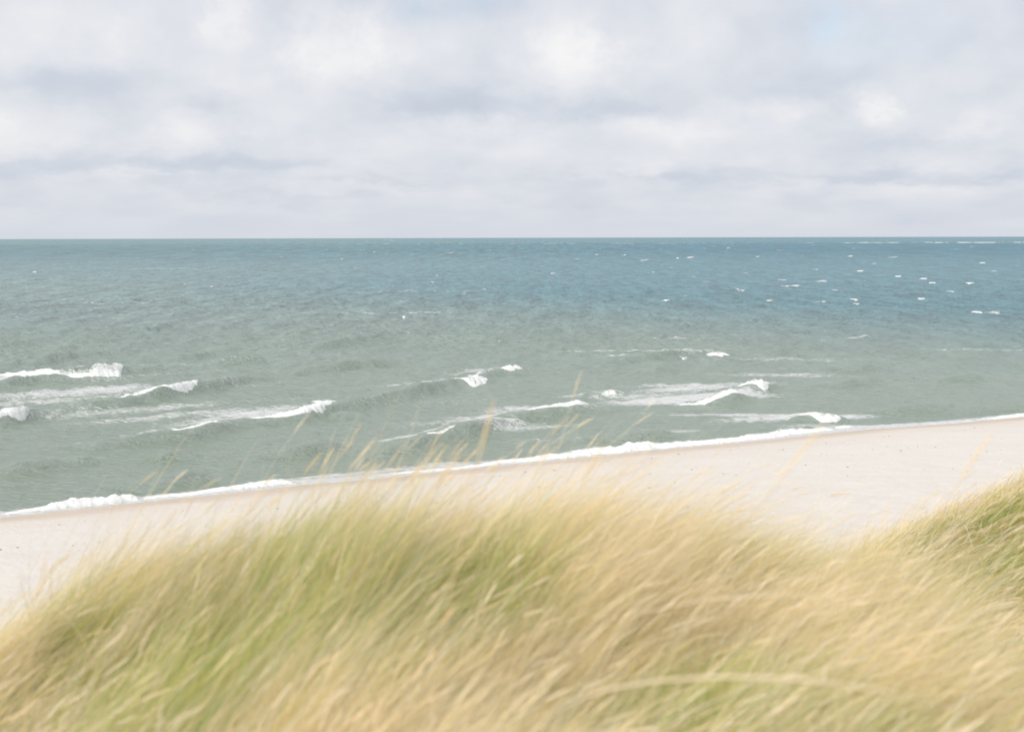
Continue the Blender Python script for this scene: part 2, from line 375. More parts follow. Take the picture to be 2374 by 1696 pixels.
# spent foam drifting on the surface: middle point, half length, half width, amount
FP = [((zl(330,790)), 11, 4.5, .62, 40), (zl(200,830), 8, 3, .5, 40), (zl(120,735), 10, 1.6, .7, 42), (zl(620,720), 16, 2.0, .34, 42),
      (zl(600,870), 12, 3.0, .5, 38), (zl(820,890), 12, 2.6, .5, 38), (zl(1050,905), 8, 2.2, .62, 45), (zl(700,985), 7, 1.0, .62, 40),
      (zl(1850,840), 12, 4, .28, 30), (zl(1150,830), 16, 6, .25, 30), (zl(960,770), 10, 4, .3, 30), (zl(1960,755), 4, .9, .6, 45), (zl(2120,718), 5, .8, .55, 45),
      (zl(1830,1012), 4, .8, .6, 45), (zl(2150,905), 12, 3.5, .42, 35), (zl(2230,940), 5, 1.2, .6, 35), (zl(1950,1115), 8, 1.4, .6, 28), (zl(1500,1155), 6, 1.0, .6, 30),
      (zl(2180,1100), 5, 1.2, .55, 30), (zl(120,1318), 6, 0.8, .7, 15),
      (zr(40,890), 9, 1.8, .72, 35), (zr(60,945), 7, 2.2, .5, 35), (zr(560,805), 7, 2.2, .5, 20), (zr(800,815), 10, 3.2, .85, 28), (zr(720,790), 9, 3, .4, 20),
      (zr(860,755), 9, 1.6, .62, 10), (zr(1000,760), 8, 2, .4, 20), (zr(1100,890), 11, 1.2, .62, -5), (zr(1330,900), 6, 1.6, .8, 10), (zr(1480,937), 3, .7, .8, 10),
      (zr(1190,710), 8, 2.0, .5, -5), (zr(1300,718), 8, 1.6, .42, -5), (zr(1210,645), 13, 2.6, .42, -6), (zr(600,622), 8, 1.0, .62, 15), (zr(470,608), 10, 1.5, .5, 5),
      (zr(740,552), 8, 2.0, .42, -4), (zr(2130,600), 16, 3.0, .36, -4), (zr(820,620), 5, .8, .5, 10), (zr(180,1000), 7, 2, .3, 20), (zr(700,965), 4, 1.2, .5, 30),
      (zl(1830,340), 30, 5, .42, 5), (zl(700,236), 30, 7, .55, 5), (zl(450,393), 22, 3, .45, 5), (zl(1640,530), 9, 1.6, .55, 15), (zl(1760,437), 16, 2.2, .5, 5), (zl(860,668), 14, 3, .3, 20)]
foam = np.zeros(wx.shape)
for (c, la, lb, amt, ang) in FP:
    ca, sa = math.cos(R(ang)), math.sin(R(ang))
    m = (np.abs(wx - c[0]) < la * 2.4) & (np.abs(wy - c[1]) < la * 2.4 + 5)
    dx = wx[m] - c[0]; dy = wy[m] - c[1]
    a = (dx * ca + dy * sa) / la; b = (-dx * sa + dy * ca) / lb
    foam[m] = np.maximum(foam[m], (amt + 0.05) * np.exp(-(a * a) ** 1.3 - b * b))
# thin foam all along the swash
shd = shore_d(wx, wy)
foam = np.maximum(foam, (0.95 * ss(-2.2, -0.6, shd) * (wx < 200)) * (0.6 + 0.6 * vnoise(wx * .15, wy * .15)))
# bars far out where the sea breaks in a long pale line
bar = np.exp(-((rr * np.cos(azi) - 2760) / 110)**2) * ss(-0.45, 0.0, azi + 0.25 * (fbm(azi * 30 + 4, azi * 0 + 1, 3) - .5))
nb = fbm(azi * 170 + 40, rr * 0.004, 4)
crest = vnoise(azi * 500, rr * 0.002)
foam = np.maximum(foam, bar * (0.75 * ss(0.30, 0.75, nb) + 0.08 + 0.25 * ss(0.15, 0.34, azi)) * (0.7 + 0.5 * ss(0.1, 0.34, azi)))
out_caps = (fbm(azi * 260, H / rr * 900 + 5, 3) > 0.80 - 0.03 * ss(0, 0.3, azi)) & (rr > 1300)
foam = np.maximum(foam, out_caps * 0.38)
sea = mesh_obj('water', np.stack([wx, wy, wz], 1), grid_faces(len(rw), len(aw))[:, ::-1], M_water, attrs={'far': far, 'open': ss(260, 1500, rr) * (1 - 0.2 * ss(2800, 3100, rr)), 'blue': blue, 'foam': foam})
tag(sea, 'choppy grey green sea turning blue towards the horizon', None, kind='structure')

# ------------------------------------------------------------------ foam rolls
def foam_mesh(pts, hs=0.56, nv=16, seed=0):
    """pts: (foot of the foam as seen, thickness in picture units); builds a lumpy rolling crest"""
    r = np.random.default_rng(seed)
    P = np.array([p[0] for p in pts]); T = np.array([p[1] for p in pts], float)
    L = np.r_[0, np.cumsum(np.linalg.norm(np.diff(P, axis=0), axis=1))]
    step = 0.09 if L[-1] < 60 else 0.16
    n = int(L[-1] / step) + 8; tt = np.linspace(0, L[-1], n)
    X = np.interp(tt, L, P[:, 0]); Y = np.interp(tt, L, P[:, 1]); TT = np.interp(tt, L, T)
    D = np.hypot(X, Y)
    hgt = 0.80 * hs * TT * D / 6314                       # metres high
    dep = (1 - hs) * TT * D * D / (H * 6314)       # metres deep
    ph = r.random() * 100
    rag = (fbm(tt * 0.9 + ph, tt * 0 + 3, 3) - 0.5) * 2
    hgt = hgt * (0.80 + 0.7 * (fbm(tt * 0.6 + ph, tt * 0 + 9, 3) - 0.2)); dep = np.maximum(dep, 0.35) * 1.15 * (1 + 0.35 * rag)
    rag = rag + 0.9 * (fbm(tt * 3.5 + ph, tt * 0 + 5, 3) - 0.5)
    e = np.gradient(np.stack([X, Y], 1), axis=0); e /= np.linalg.norm(e, axis=1)[:, None] + 1e-9
    back = np.stack([-e[:, 1], e[:, 0]], 1); back = back * 0.6 + np.array([-0.1, 0.6]); back /= np.linalg.norm(back, axis=1)[:, None]
    v = np.linspace(0, 1, nv)
    s0 = -0.10 + 0.12 * rag
    VX = X[:, None] + back[:, 0][:, None] * (dep[:, None] * (v[None] + s0[:, None]))
    VY = Y[:, None] + back[:, 1][:, None] * (dep[:, None] * (v[None] + s0[:, None]))
    prof = np.where(v < 0.34, np.sin(np.clip(v / 0.34, 0, 1) * math.pi / 2), np.cos((v - 0.34) / 0.66 * math.pi / 2) ** 1.2)
    lump = fbm(VX * 3.0 + ph, VY * 3.0, 5) - 0.45
    fx, fy = VX.ravel(), VY.ravel()
    wh = np.maximum(water_h(fx, fy), np.maximum(0.0, ground(fx, fy))).reshape(VX.shape)
    endt = ss(0, 0.7, tt) * ss(0, 0.7, L[-1] - tt)
    VZ = wh * 0.9 + 0.015 + (hgt * endt)[:, None] * prof[None] * (0.95 + 1.2 * lump)
    VZ[:, 0] -= 0.12
    cover = np.minimum((1 - v) * 2.2, 1)[None] * np.minimum(1, 0.25 + endt)[:, None] * np.clip(TT / 14, 0.72, 1)[:, None]
    cover = cover * (0.62 - 0.44 * ss(0.15, 1.0, v))[None] + 0.12
    V = np.stack([VX.ravel(), VY.ravel(), VZ.ravel()], 1)
    return V, grid_faces(n, nv)[:, ::-1], cover.ravel()
GW = 'breaking waves near the shore'
BR = [
 ('farthest breaking wave on the left, with a long foam tail and bright head', [(zl(-60,738),18),(zl(120,738),16),(zl(330,733),18),(zl(440,728),34),(zl(520,720),32),(zl(556,704),12)]),
 ('thin white breaker just below the long foam tail at the left edge', [(zl(60,762),6),(zl(110,758),16),(zl(185,748),10),(zl(200,744),5)]),
 ('breaking wave under the spent foam patch on the left, climbing to a bright right tip', [(zl(500,855),10),(zl(600,838),16),(zl(720,818),22),(zl(830,806),26),(zl(905,786),14)]),
 ('short white breaker cut off by the left edge of the picture', [(zl(-90,950),36),(zl(0,940),36),(zl(100,926),34),(zl(145,908),14)]),
 ('largest white breaker left of centre with a thick ragged head', [(zl(1060,928),8),(zl(1180,924),18),(zl(1300,920),34),(zl(1430,898),48),(zl(1475,872),30),(zl(1503,858),10)]),
 ('low white breaker nearest below the largest one left of centre', [(zl(640,988),5),(zl(760,990),12),(zl(860,992),22),(zl(920,978),24),(zl(985,954),12)]),
 ('small white breaker just left of centre, one behind the tall dry stalk', [(zl(1960,758),4),(zl(2040,756),14),(zl(2110,760),34),(zl(2150,750),30),(zl(2165,738),10)]),
 ('small white breaker at the centre, right of and behind its pair', [(zl(2180,712),5),(zl(2240,710),14),(zr(10,708),24),(zr(45,698),22),(zr(64,694),8)]),
 ('small breaker with green face just off the beach at centre', [(zl(1860,1018),6),(zl(1920,1022),16),(zl(1960,1016),20),(zl(2010,1000),18),(zl(2040,984),8)]),
 ('white breaker right of centre with a triangular head above a green trough', [(zr(40,900),10),(zr(150,896),20),(zr(240,884),30),(zr(310,870),36),(zr(350,856),12)]),
 ('tiny white breaker alone right of centre, below the flat foam line', [(zr(375,812),4),(zr(420,810),14),(zr(460,808),14),(zr(484,806),5)]),
 ('wide streaky breaker on the right with the lacy foam sheet behind', [(zr(700,842),8),(zr(820,843),16),(zr(920,838),26),(zr(990,826),40),(zr(1015,820),36),(zr(1038,815),14)]),
 ('tall peaked breaker farther right, just above the streaky one', [(zr(980,778),8),(zr(1040,782),26),(zr(1090,783),46),(zr(1130,780),40),(zr(1156,768),14)]),
 ('white peak right of centre farthest out near the flat foam line', [(zr(845,625),6),(zr(890,627),18),(zr(930,629),24),(zr(970,624),12)]),
 ('very small white curl left of the farthest white peak', [(zr(732,630),4),(zr(760,635),12),(zr(786,632),6)]),
 ('thin flat breaker line far out, left of the very small curl', [(zr(515,630),6),(zr(600,632),11),(zr(695,630),6)]),
 ('lone thin breaker on the far right over a dark green trough', [(zr(1476,560),5),(zr(1540,559),9),(zr(1580,556),11),(zr(1606,549),5)]),
 ('peaked ragged breaker close to the beach on the right', [(zr(1240,910),6),(zr(1320,910),20),(zr(1385,918),38),(zr(1440,916),26),(zr(1468,908),8)]),
 ('short white curl touching the beach where the thick surf ends', [(zr(1410,942),10),(zr(1470,944),18),(zr(1534,938),8)]),
]
for i, (lab, pts) in enumerate(BR):
    V, F, cv = foam_mesh(pts, seed=i + 3)
    o = mesh_obj('breaking_wave', V, F, M_foam, attrs={'cover': cv})
    tag(o, lab, 'breaking wave', GW)
# spent foam left behind each breaker
fm2 = foam.copy()
for lab, pts in BR:
    for (c, T_) in pts:
        D_ = np.hypot(*c); la = 1.6 + T_ * 0.10 * D_ / 110; lb = 0.8 + T_ * 0.035 * D_ / 110
        cx_, cy_ = c[0] - la * 0.9, c[1] + lb * 0.9
        m = (np.abs(wx - cx_) < la * 2.5) & (np.abs(wy - cy_) < la * 2.5)
        dx = wx[m] - cx_; dy = wy[m] - cy_; ca, sa = math.cos(0.5), math.sin(0.5)
        a = (dx * ca + dy * sa) / la; b = (-dx * sa + dy * ca) / lb
        fm2[m] = np.maximum(fm2[m], (0.42 + 0.006 * T_) * np.exp(-a * a - b * b))
sea.data.attributes['foam'].data.foreach_set('value', fm2.astype(np.float32))
SURF = [
 ('tall boiling surf washing onto the sand at the left', [(zl(-40,1338),8),(zl(60,1326),14),(zl(160,1314),26),(zl(260,1302),44),(zl(400,1288),54),(zl(520,1276),48),(zl(615,1266),36),(zl(640,1262),20)], .62),
 ('low white surf under the olive green wave, left of the grass tips', [(zl(610,1262),16),(zl(800,1246),22),(zl(950,1228),26),(zl(1100,1208),36),(zl(1220,1198),40),(zl(1300,1190),20),(zl(1330,1188),6)], .5),
 ('long thin surf line behind the grass tips at centre', [(zl(1560,1172),5),(zl(1750,1152),12),(zl(2000,1128),16),(zl(2273,1098),22),(zr(200,1080),34),(zr(400,1058),46),(zr(520,1046),52),(zr(700,1028),40),(zr(900,1012),30),(zr(1150,986),32),(zr(1300,966),32),(zr(1400,955),24),(zr(1440,948),8)], .45),
 ('narrow surf fringe along the beach at the far right', [(zr(1800,928),4),(zr(1950,921),8),(zr(2120,906),12),(zr(2273,890),16),(zr(2420,874),14),(zr(2600,856),10)], .4),
]
for i, (lab, pts, hs) in enumerate(SURF):
    V, F, cv = foam_mesh(pts, hs=hs, seed=i + 60, nv=22)
    o = mesh_obj('shore_surf', V, F, M_foam, attrs={'cover': cv})
    tag(o, lab, 'surf', 'white surf along the waterline')
# whitecaps on the open sea (x, y, half length in picture units, thickness)
WR = [(585,200,22,14),(790,188,14,9),(500,176,5,5),(375,174,7,4),(290,194,14,4),(940,210,9,4),(705,233,9,5),(800,273,20,5),(1040,256,6,4),(860,296,8,4),(1200,288,16,4),
 (1370,294,22,6),(1500,263,14,5),(1540,248,18,5),(1640,270,22,8),(1285,181,13,6),(1440,180,6,5),(1502,181,10,4),(1690,186,20,5),(1970,149,12,5),(1300,140,9,5),(2135,248,13,5),
 (2030,303,13,6),(1998,326,14,6),(1830,284,8,4),(1950,343,7,4),(1000,329,14,4),(1015,337,14,4),(440,321,14,4),(770,359,20,5),(680,383,14,7),(1130,383,24,4),(1385,388,24,6),
 (1530,397,9,4),(1520,378,10,4),(1440,334,9,4),(1240,316,30,3),(1720,273,6,4),(285,440,12,6),(80,427,18,4),(1255,456,13,5),(1945,466,8,4),(2137,437,20,6),(1725,495,13,5),
 (895,138,6,4),(960,144,7,4),(735,191,6,4),(1820,376,10,4),(1207,686,8,6),(1090,184,8,4),(625,252,7,4),(180,260,9,4),(2090,212,7,4),(1610,215,10,4),(2070,437,7,4),
 (1870,302,7,3),(1350,240,7,4),(1160,225,7,4)]
WL = [(170,249,20,12),(750,221,7,5),(550,239,7,5),(1375,221,9,7),(1520,194,7,5),(1575,231,9,6),(1665,161,9,5),(2000,166,14,5),(2140,229,22,4),(820,306,12,5),(1110,304,12,5),
 (1940,269,9,5),(1920,299,6,5),(2150,333,10,7),(2060,352,8,4),(1780,386,9,5),(1790,461,7,4),(940,316,7,4),(75,458,9,5),(70,523,16,5),(1210,511,12,7),(750,498,14,6),
 (1740,527,16,8),(2225,562,16,10),(860,152,9,4),(400,205,7,4),(1180,140,9,4),(1450,152,9,4),(610,190,7,3),(1250,184,8,4),(640,262,8,4),(1830,172,8,4)]
k = 0
for arr, fn in ((WR, zr), (WL, zl)):
    for (x, y, hw, th) in arr:
        hw = hw * 1.35; c = fn(x, y)
        pts = [(fn(x - hw, y + hw * 0.10), th * 0.4), (fn(x - hw * .3, y + th * .25), th * 0.8), (fn(x + hw * .45, y), th), (fn(x + hw, y - hw * .12), th * .5)]
        P = [p[0] for p in pts]; D = float(np.hypot(*c))
        # a small tumbling crest as one ridge of foam, about half a metre to a metre high
        n = 22; nv = 7; tt = np.linspace(0, 3, n)
        X = np.interp(tt, range(4), [p[0] for p in P]); Y = np.interp(tt, range(4), [p[1] for p in P])
        T = np.interp(tt, range(4), [p[1] for p in pts]); hg = np.minimum(0.42 * T * D / 6314, 1.5)
        hg = hg * (0.55 + 0.9 * vnoise(tt * 3 + 7 * k, tt * 0 + k))
        v = np.linspace(0, 1, nv); prof = np.sin(np.pi * v ** 0.7) ** 0.8
        Y2 = Y[:, None] + (v[None] - 0.3) * np.clip(D * 0.012, 1, 6)
        X2 = X[:, None] - (v[None] - 0.3) * 1.0
        base = water_h(X, Y)
        Z2 = base[:, None] + hg[:, None] * prof[None] + 0.02
        Z2[:, 0] -= 0.25; Z2[:, -1] -= 0.25
        cv = np.repeat((0.42 + 0.20 * np.sin(np.pi * tt / 3))[:, None], nv, 1)
        cv = cv * (0.78 + 0.42 * rng.random())
        o = mesh_obj('whitecap', np.stack([X2.ravel(), Y2.ravel(), Z2.ravel()], 1), grid_faces(n, nv)[:, ::-1], M_foam, attrs={'cover': cv.ravel()})
        side = 'right' if arr is WR else 'left'
        if th > 14:
            tag(o, 'largest whitecap on the blue sea, right of the centre below the horizon' , 'whitecap', 'whitecaps on the open sea')
        elif arr is WL and th > 13:
            tag(o, 'largest whitecap on the grey green sea at the far left', 'whitecap', 'whitecaps on the open sea')
        else:
            tag(o, 'small white fleck of foam on the open sea in the ' + side + ' half of the photo', 'whitecap', 'whitecaps on the open sea, ' + side + ' half')
        k += 1

# ------------------------------------------------------------------ beach litter
def litter():
    V = []; F = []
    n = 800
    for i in range(n):
        if i % 3 == 0:
            c = fd(rng.uniform(60, 760), 0, 1.0) if False else None
        s = rng.uniform(-10, 95); d = rng.choice([6.5, 12.0, 17.0, 22.0]) + rng.normal(0, 0.8) + 1.2 * math.sin(s * 0.13)
        off = np.interp(s, S_s, S_o)
        x, y = SH[2] + sd * s + SN * (d + off)
        sz = 0.012 + 0.04 * rng.random() ** 4
        z = float(ground(np.array([x]), np.array([y]))[0])
        m = 6; a0 = rng.random() * 6.28; el = rng.uniform(1, 3.0); rot = rng.random() * 3.14
        b = len(V)
        for ring, (rr_, zz) in enumerate(((1.0, 0.0), (0.75, 0.7), (0.25, 1.0))):
            for j in range(m):
                a = a0 + j * 6.283 / m; q = sz * rr_ * rng.uniform(0.7, 1.2)
                ex, ey = q * el * math.cos(a), q * math.sin(a)
                V.append((x + ex * math.cos(rot) - ey * math.sin(rot), y + ex * math.sin(rot) + ey * math.cos(rot), z - 0.01 + zz * sz * 0.8))
        for ring in range(2):
            for j in range(m):
                F.append((b + ring * m + j, b + ring * m + (j + 1) % m, b + (ring + 1) * m + (j + 1) % m, b + (ring + 1) * m + j))
        F.append((b + 2 * m, b + 2 * m + 1, b + 2 * m + 2, b + 2 * m + 3)); F.append((b + 2 * m, b + 2 * m + 3, b + 2 * m + 4, b + 2 * m + 5))
    o = mesh_obj('beach_litter', np.array(V), np.array(F), M_weed, smooth=False)
    tag(o, 'dark scattered bits of seaweed and shell on the pale sand', 'seaweed', kind='stuff')
litter()

# ------------------------------------------------------------------ grass
STRAW = np.array([(0.94, 0.76, 0.44), (0.96, 0.82, 0.60), (0.91, 0.69, 0.32), (0.97, 0.88, 0.71)])
GREEN = np.array([(0.58, 0.66, 0.10), (0.78, 0.80, 0.16), (0.28, 0.42, 0.05), (0.78, 0.70, 0.15), (0.42, 0.56, 0.15)])
def g_at(x, y, zt=12.2): return fd(x, y, zt)
# greener patches seen in the picture: place, radius, strength
GP = [(g_at(190,1375),.45,1.0),(g_at(60,1560),.35,.9),(g_at(250,1470),.3,.7),(g_at(560,1280),.5,.9),(g_at(780,1330),.5,.6),(g_at(1000,1270),.35,1.1),(g_at(860,1190),.5,.5),
      (g_at(1120,1250),.3,.8),(g_at(420,1400),.3,.7),(g_at(1250,1420),.25,.7),(g_at(1330,1530),.25,.8),(g_at(1550,1375),.3,.9),(g_at(1650,1410),.3,.6),(g_at(1860,1560),.35,1.3),
      (g_at(1700,1590),.3,.9),(g_at(2000,1590),.3,.9),(g_at(1450,1440),.3,.7),(g_at(820,1380),.3,.6),(g_at(1080,1500),.3,.6),(g_at(1400,1180),.4,.4),(g_at(1880,1440),.3,.6),(g_at(960,1560),.25,.5),
      (fd(2120,1160,10.4),.6,.9),(fd(2240,1130,10.6),.4,.4),(fd(2150,1370,10.2),.7,.9),(fd(2060,1480,11),.5,.8),(fd(2000,1230,9.8),.5,.4)]
YP = [(g_at(1300,1180),.6,.9),(g_at(1650,1270),.7,.9),(g_at(300,1330),.4,.8),(g_at(900,1460),.35,.8),(g_at(1250,1330),.4,.6),(g_at(650,1520),.35,.6),(g_at(1750,1370),.4,.6),
      (g_at(1500,1300),.5,.6),(g_at(1150,1580),.35,.7),(g_at(700,1180),.6,.5),(g_at(130,1450),.3,.5)]
def greenness(x, y):
    g = 0.30 + 3.1 * (fbm(x * 3.4 + 3, y * 1.7 + 11, 4) - 0.5)
    for (c, r, s) in GP: r = r * 1.0; g = g + s * 0.85 * np.exp(-((x - c[0])**2 + ((y - c[1]) / 1.5)**2) / (r * r))
    for (c, r, s) in YP: r = r * 1.3; g = g - s * 0.6 * np.exp(-((x - c[0])**2 + ((y - c[1]) / 1.5)**2) / (r * r))
    g = g - 0.22 * ss(12.5, 15, np.hypot(x, y))
    return np.clip(g, 0, 1)

def ribbons(base, L, W, phi, th0, th1, pw, colb, colt, K=6, wide=None, twist=None):
    """curved tapered blades; returns verts, faces, colours"""
    N = len(L); t = np.linspace(0, 1, K + 1)
    th = th0[:, None] + (th1 - th0)[:, None] * t[None] ** pw[:, None]
    seg = L[:, None] / K
    thm = 0.5 * (th[:, 1:] + th[:, :-1])
    r = np.concatenate([np.zeros((N, 1)), np.cumsum(np.sin(thm) * seg, 1)], 1)
    z = np.concatenate([np.zeros((N, 1)), np.cumsum(np.cos(thm) * seg, 1)], 1)
    wob = np.sin(t[None] * 3.1 * 1.3 + (phi * 7)[:, None]) * 0.02 * L[:, None] * t[None]
    X = base[:, 0][:, None] + np.cos(phi)[:, None] * r - np.sin(phi)[:, None] * wob
    Y = base[:, 1][:, None] + np.sin(phi)[:, None] * r + np.cos(phi)[:, None] * wob
    Z = base[:, 2][:, None] + z
    C = np.stack([X, Y, Z], -1)
    tw = twist if twist is not None else rng.uniform(-1.2, 1.2, N)
    side = np.stack([-np.sin(phi), np.cos(phi), np.zeros(N)], 1)
    T = np.stack([np.cos(phi)[:, None] * np.sin(th), np.sin(phi)[:, None] * np.sin(th), np.cos(th)], -1)
    S = np.repeat(side[:, None], K + 1, 1); U = np.cross(T, S)
    S = S * np.cos(tw)[:, None, None] + U * np.sin(tw)[:, None, None]
    w = (1 - t ** 2.2)[None] * 0.92 + 0.08 if wide is None else wide(t)[None]
    w = w * W[:, None] * 0.5
    A = C - S * w[..., None]; B = C + S * w[..., None]
    V = np.stack([A, B], 2).reshape(-1, 3)
    b = np.arange(N)[:, None] * (2 * (K + 1)) + 2 * np.arange(K)[None]
    F = np.stack([b, b + 1, b + 3, b + 2], -1).reshape(-1, 4)
    c = colb[:, None] * (1 - t[None, :, None]) + colt[:, None] * t[None, :, None]
    c = np.repeat(c[:, :, None], 2, 2).reshape(-1, 3)
    return V, F, c, C
def heads(C, Lh, Wh, col, m=4, K=5):
    """plump seed heads on the last stretch of each stem curve C (N,K+1,3)"""
    N = len(C); tip = C[:, -1]; dr = C[:, -1] - C[:, -2]; dr /= np.linalg.norm(dr, axis=1)[:, None]
    up = np.array([0.0, 0.0, 1.0]); a = np.cross(dr, up); a /= np.linalg.norm(a, axis=1)[:, None] + 1e-9; b = np.cross(dr, a)
    t = np.linspace(0, 1, K + 1); w = np.sin(np.pi * np.clip(t * 0.93 + 0.05, 0, 1)) ** 0.7
    droop = -0.10 * t ** 2
    ctr = tip[:, None] + dr[:, None] * (t[None, :, None] - 0.15) * Lh[:, None, None]; ctr[..., 2] += droop[None] * Lh[:, None]
    an = np.arange(m) * 2 * math.pi / m
    V = ctr[:, :, None] + (a[:, None, None] * np.cos(an)[None, None, :, None] + b[:, None, None] * np.sin(an)[None, None, :, None]) * (w[None, :, None, None] * Wh[:, None, None, None] * 0.5)
    V = V.reshape(-1, 3)
    i0 = np.arange(N)[:, None, None] * ((K + 1) * m) + np.arange(K)[None, :, None] * m; j = np.arange(m)[None, None]; j2 = (j + 1) % m
    F = np.stack([i0 + j, i0 + j2, i0 + m + j2, i0 + m + j], -1).reshape(-1, 4)
    return V, F, np.repeat(col, (K + 1) * m, 0)
def join(parts):
    Vs, Fs, Cs = [], [], []; off = 0
    for V, F, c in parts:
        Vs.append(V); Fs.append(F + off); Cs.append(c); off += len(V)
    return np.concatenate(Vs), np.concatenate(Fs), np.concatenate(Cs)
def wind_phi(n, x): return R(4) + rng.normal(0, 0.42, n)

def meadow(cx, cy, per, Lm, Wm, headf, spread=0.13, gsh=0.0):
    """tufts centred at cx, cy"""
    n = len(cx)
    g = np.clip(greenness(cx, cy) + rng.normal(0, 0.25, n) + gsh, 0, 1)
    tus = ss(0.30, 0.72, fbm(cx * 1.7 + 9, cy * 1.25 + 4, 3)); tus = tus * (1 - 0.35 * g)
    tl = Lm * rng.uniform(0.8, 1.15, n) * (0.55 + 0.62 * tus); tlean = rng.normal(0, 0.20, n); tphi = rng.normal(0, 0.36, n); tone = rng.uniform(0.78, 1.08, n) * (0.86 + 0.18 * tus) * (1.04 - 0.22 * g)  # tone: shorter tussocks tinted darker, their shading put into the blade colour
    ti = np.repeat(np.arange(n), per); N = len(ti)
    bx = cx[ti] + rng.normal(0, spread, N); by = cy[ti] + rng.normal(0, spread, N)
    bz = ground(bx, by) - 0.03
    gg = g[ti] + rng.normal(0, 0.19, N)
    isg = gg > 0.5
    L = tl[ti] * rng.uniform(0.55, 1.12, N) * np.where(isg, 0.86, 1.0)
    W = Wm * rng.uniform(0.6, 1.3, N) * np.where(isg, 1.1, 0.9)
    phi = wind_phi(N, bx) + tphi[ti]
    # lean grows from the left of the dune to the right
    u = bx / np.maximum(by, 0.5)
    lean = 0.95 + 0.55 * np.clip(u + 0.08, -0.08, 0.3) + 0.16 * ss(6.5, 3, np.hypot(bx, by)) + 0.9 * (fbm(bx * 0.9, by * 0.6 + 30, 3) - 0.5)
    th1 = np.clip(lean + 0.16 + tlean[ti] + rng.normal(0, 0.15, N), 0.3, 1.6)
    th0 = np.clip(lean * 0.62 + rng.normal(0, 0.12, N), -0.1, 1.0)
    pw = rng.uniform(0.7, 1.3, N)
    cs = STRAW[rng.integers(0, len(STRAW), N)]; cg = GREEN[rng.integers(0, len(GREEN), N)]
    c = np.where(isg[:, None], cg, cs) * rng.uniform(0.85, 1.12, (N, 1)) * tone[ti][:, None]
    k = np.where(isg, 0.36, 0.16)[:, None]; cb = c * (1 - k) * 0.95 + GREEN[2] * k; ct = c + (STRAW[3] - c) * np.where(isg, 0.22, 0.15)[:, None]
    V, F, cc, C = ribbons(np.stack([bx, by, bz], 1), L, W, phi, th0, th1, pw, cb, ct)
    parts = [(V, F, cc)]
    # flowering stems
    ns = int(N * headf)
    if ns:
        q = rng.choice(N, ns, replace=False, p=(1.25 - g[ti]) / (1.25 - g[ti]).sum())
        Ls = tl[ti[q]] * rng.uniform(0.9, 1.15, ns)
        cs = STRAW[rng.choice([0, 1, 3], ns)] * rng.uniform(0.85, 1.0, (ns, 1))
        V, F, cc, C = ribbons(np.stack([bx[q], by[q], bz[q]], 1), Ls, np.full(ns, Wm * 0.6), phi[q] * 0.7, th0[q] * 0.8, th1[q] * 0.85, pw[q] + 0.3, cs, cs, wide=lambda t: np.full(t.shape, 1.0))
        parts.append((V, F, cc))
        parts.append(heads(C, rng.uniform(0.12, 0.22, ns), rng.uniform(0.006, 0.011, ns) * (Wm / 0.005) ** 0.5, cs * 0.55 + 0.43 * STRAW[3]))
    return parts

# near dune: inside about 11 m
def scatter(n, r0, r1, umax, pw=1.0):
    r = r0 * (r1 / r0) ** (rng.random(n) ** pw); a = rng.uniform(-umax, umax, n)
    return r * np.sin(a), r * np.cos(a)
x, y = scatter(6000, 2.3, 13.2, 0.60, 0.72)
# stand thins out over the left flank and at the windward lip
gapn = fbm(x * 2.3 + 50, y * 1.5 + 20, 3)
keep = rng.random(len(x)) < 0.12 + 0.88 * ss(0.36, 0.50, gapn)
x, y = x[keep], y[keep]
P = meadow(x, y, 50, 0.96, 0.0037, 0.007)
# a few longer, thinner plants waving above the rest along the brow
x3, y3 = scatter(620, 6.5, 12.0, 0.40)
P += meadow(x3, y3, 14, 1.12, 0.0034, 0.02, spread=0.2)
# long dry stems lying over with the wind through the whole stand
x4, y4 = scatter(1500, 2.6, 11.5, 0.58, 0.8)
P += meadow(x4, y4, 9, 1.28, 0.0044, 0.0, spread=0.22, gsh=-0.35)
# low tangled growth at the foot
x2, y2 = scatter(1700, 2.2, 12.5, 0.60, 0.8)
P += meadow(x2, y2, 16, 0.50, 0.006, 0.0)
V, F, c = join(P)
near = mesh_obj('dune_grass', V, F, M_grass, smooth=False, cols={'tint': c})
tag(near, 'blurred windblown beige and green marram grass covering the nearest dune', 'dune grass', kind='stuff')

# right hand dune and far flanks
x = rng.uniform(1.5, 17, 9500); y = rng.uniform(9.5, 25.5, 9500)
g = ground(x, y)
keep = (g > 7.9 + 0.9 * (vnoise(x * .9, y * .9) - .5)) & (np.hypot(x, y) > 12.2)
x, y = x[keep], y[keep]
V, F, c = join(meadow(x, y, 17, 0.66, 0.008, 0.04, spread=0.16))
o = mesh_obj('dune_grass', V, F, M_grass, smooth=False, cols={'tint': c})
tag(o, 'sharper tan and green marram grass on the sloping dune at the right edge', 'dune grass', kind='stuff')
# flank behind and left of the crest, where the slope falls to the beach
x = rng.uniform(-16, 3, 2600); y = rng.uniform(7.5, 20, 2600)
keep = (ground(x, y) > 7.6) & (np.hypot(x, y) > 11.5); x, y = x[keep], y[keep]
V, F, c = join(meadow(x, y, 12, 0.6, 0.008, 0.05, spread=0.16))
o = mesh_obj('dune_grass', V, F, M_grass, smooth=False, cols={'tint': c})
tag(o, 'marram grass on the seaward flank, just beyond the brow of the nearest dune', 'dune grass', kind='stuff')
# behind the camera
x, y = scatter(1800, 1.8, 14, 3.1); keep = (y < 1.0); x, y = x[keep], y[keep]

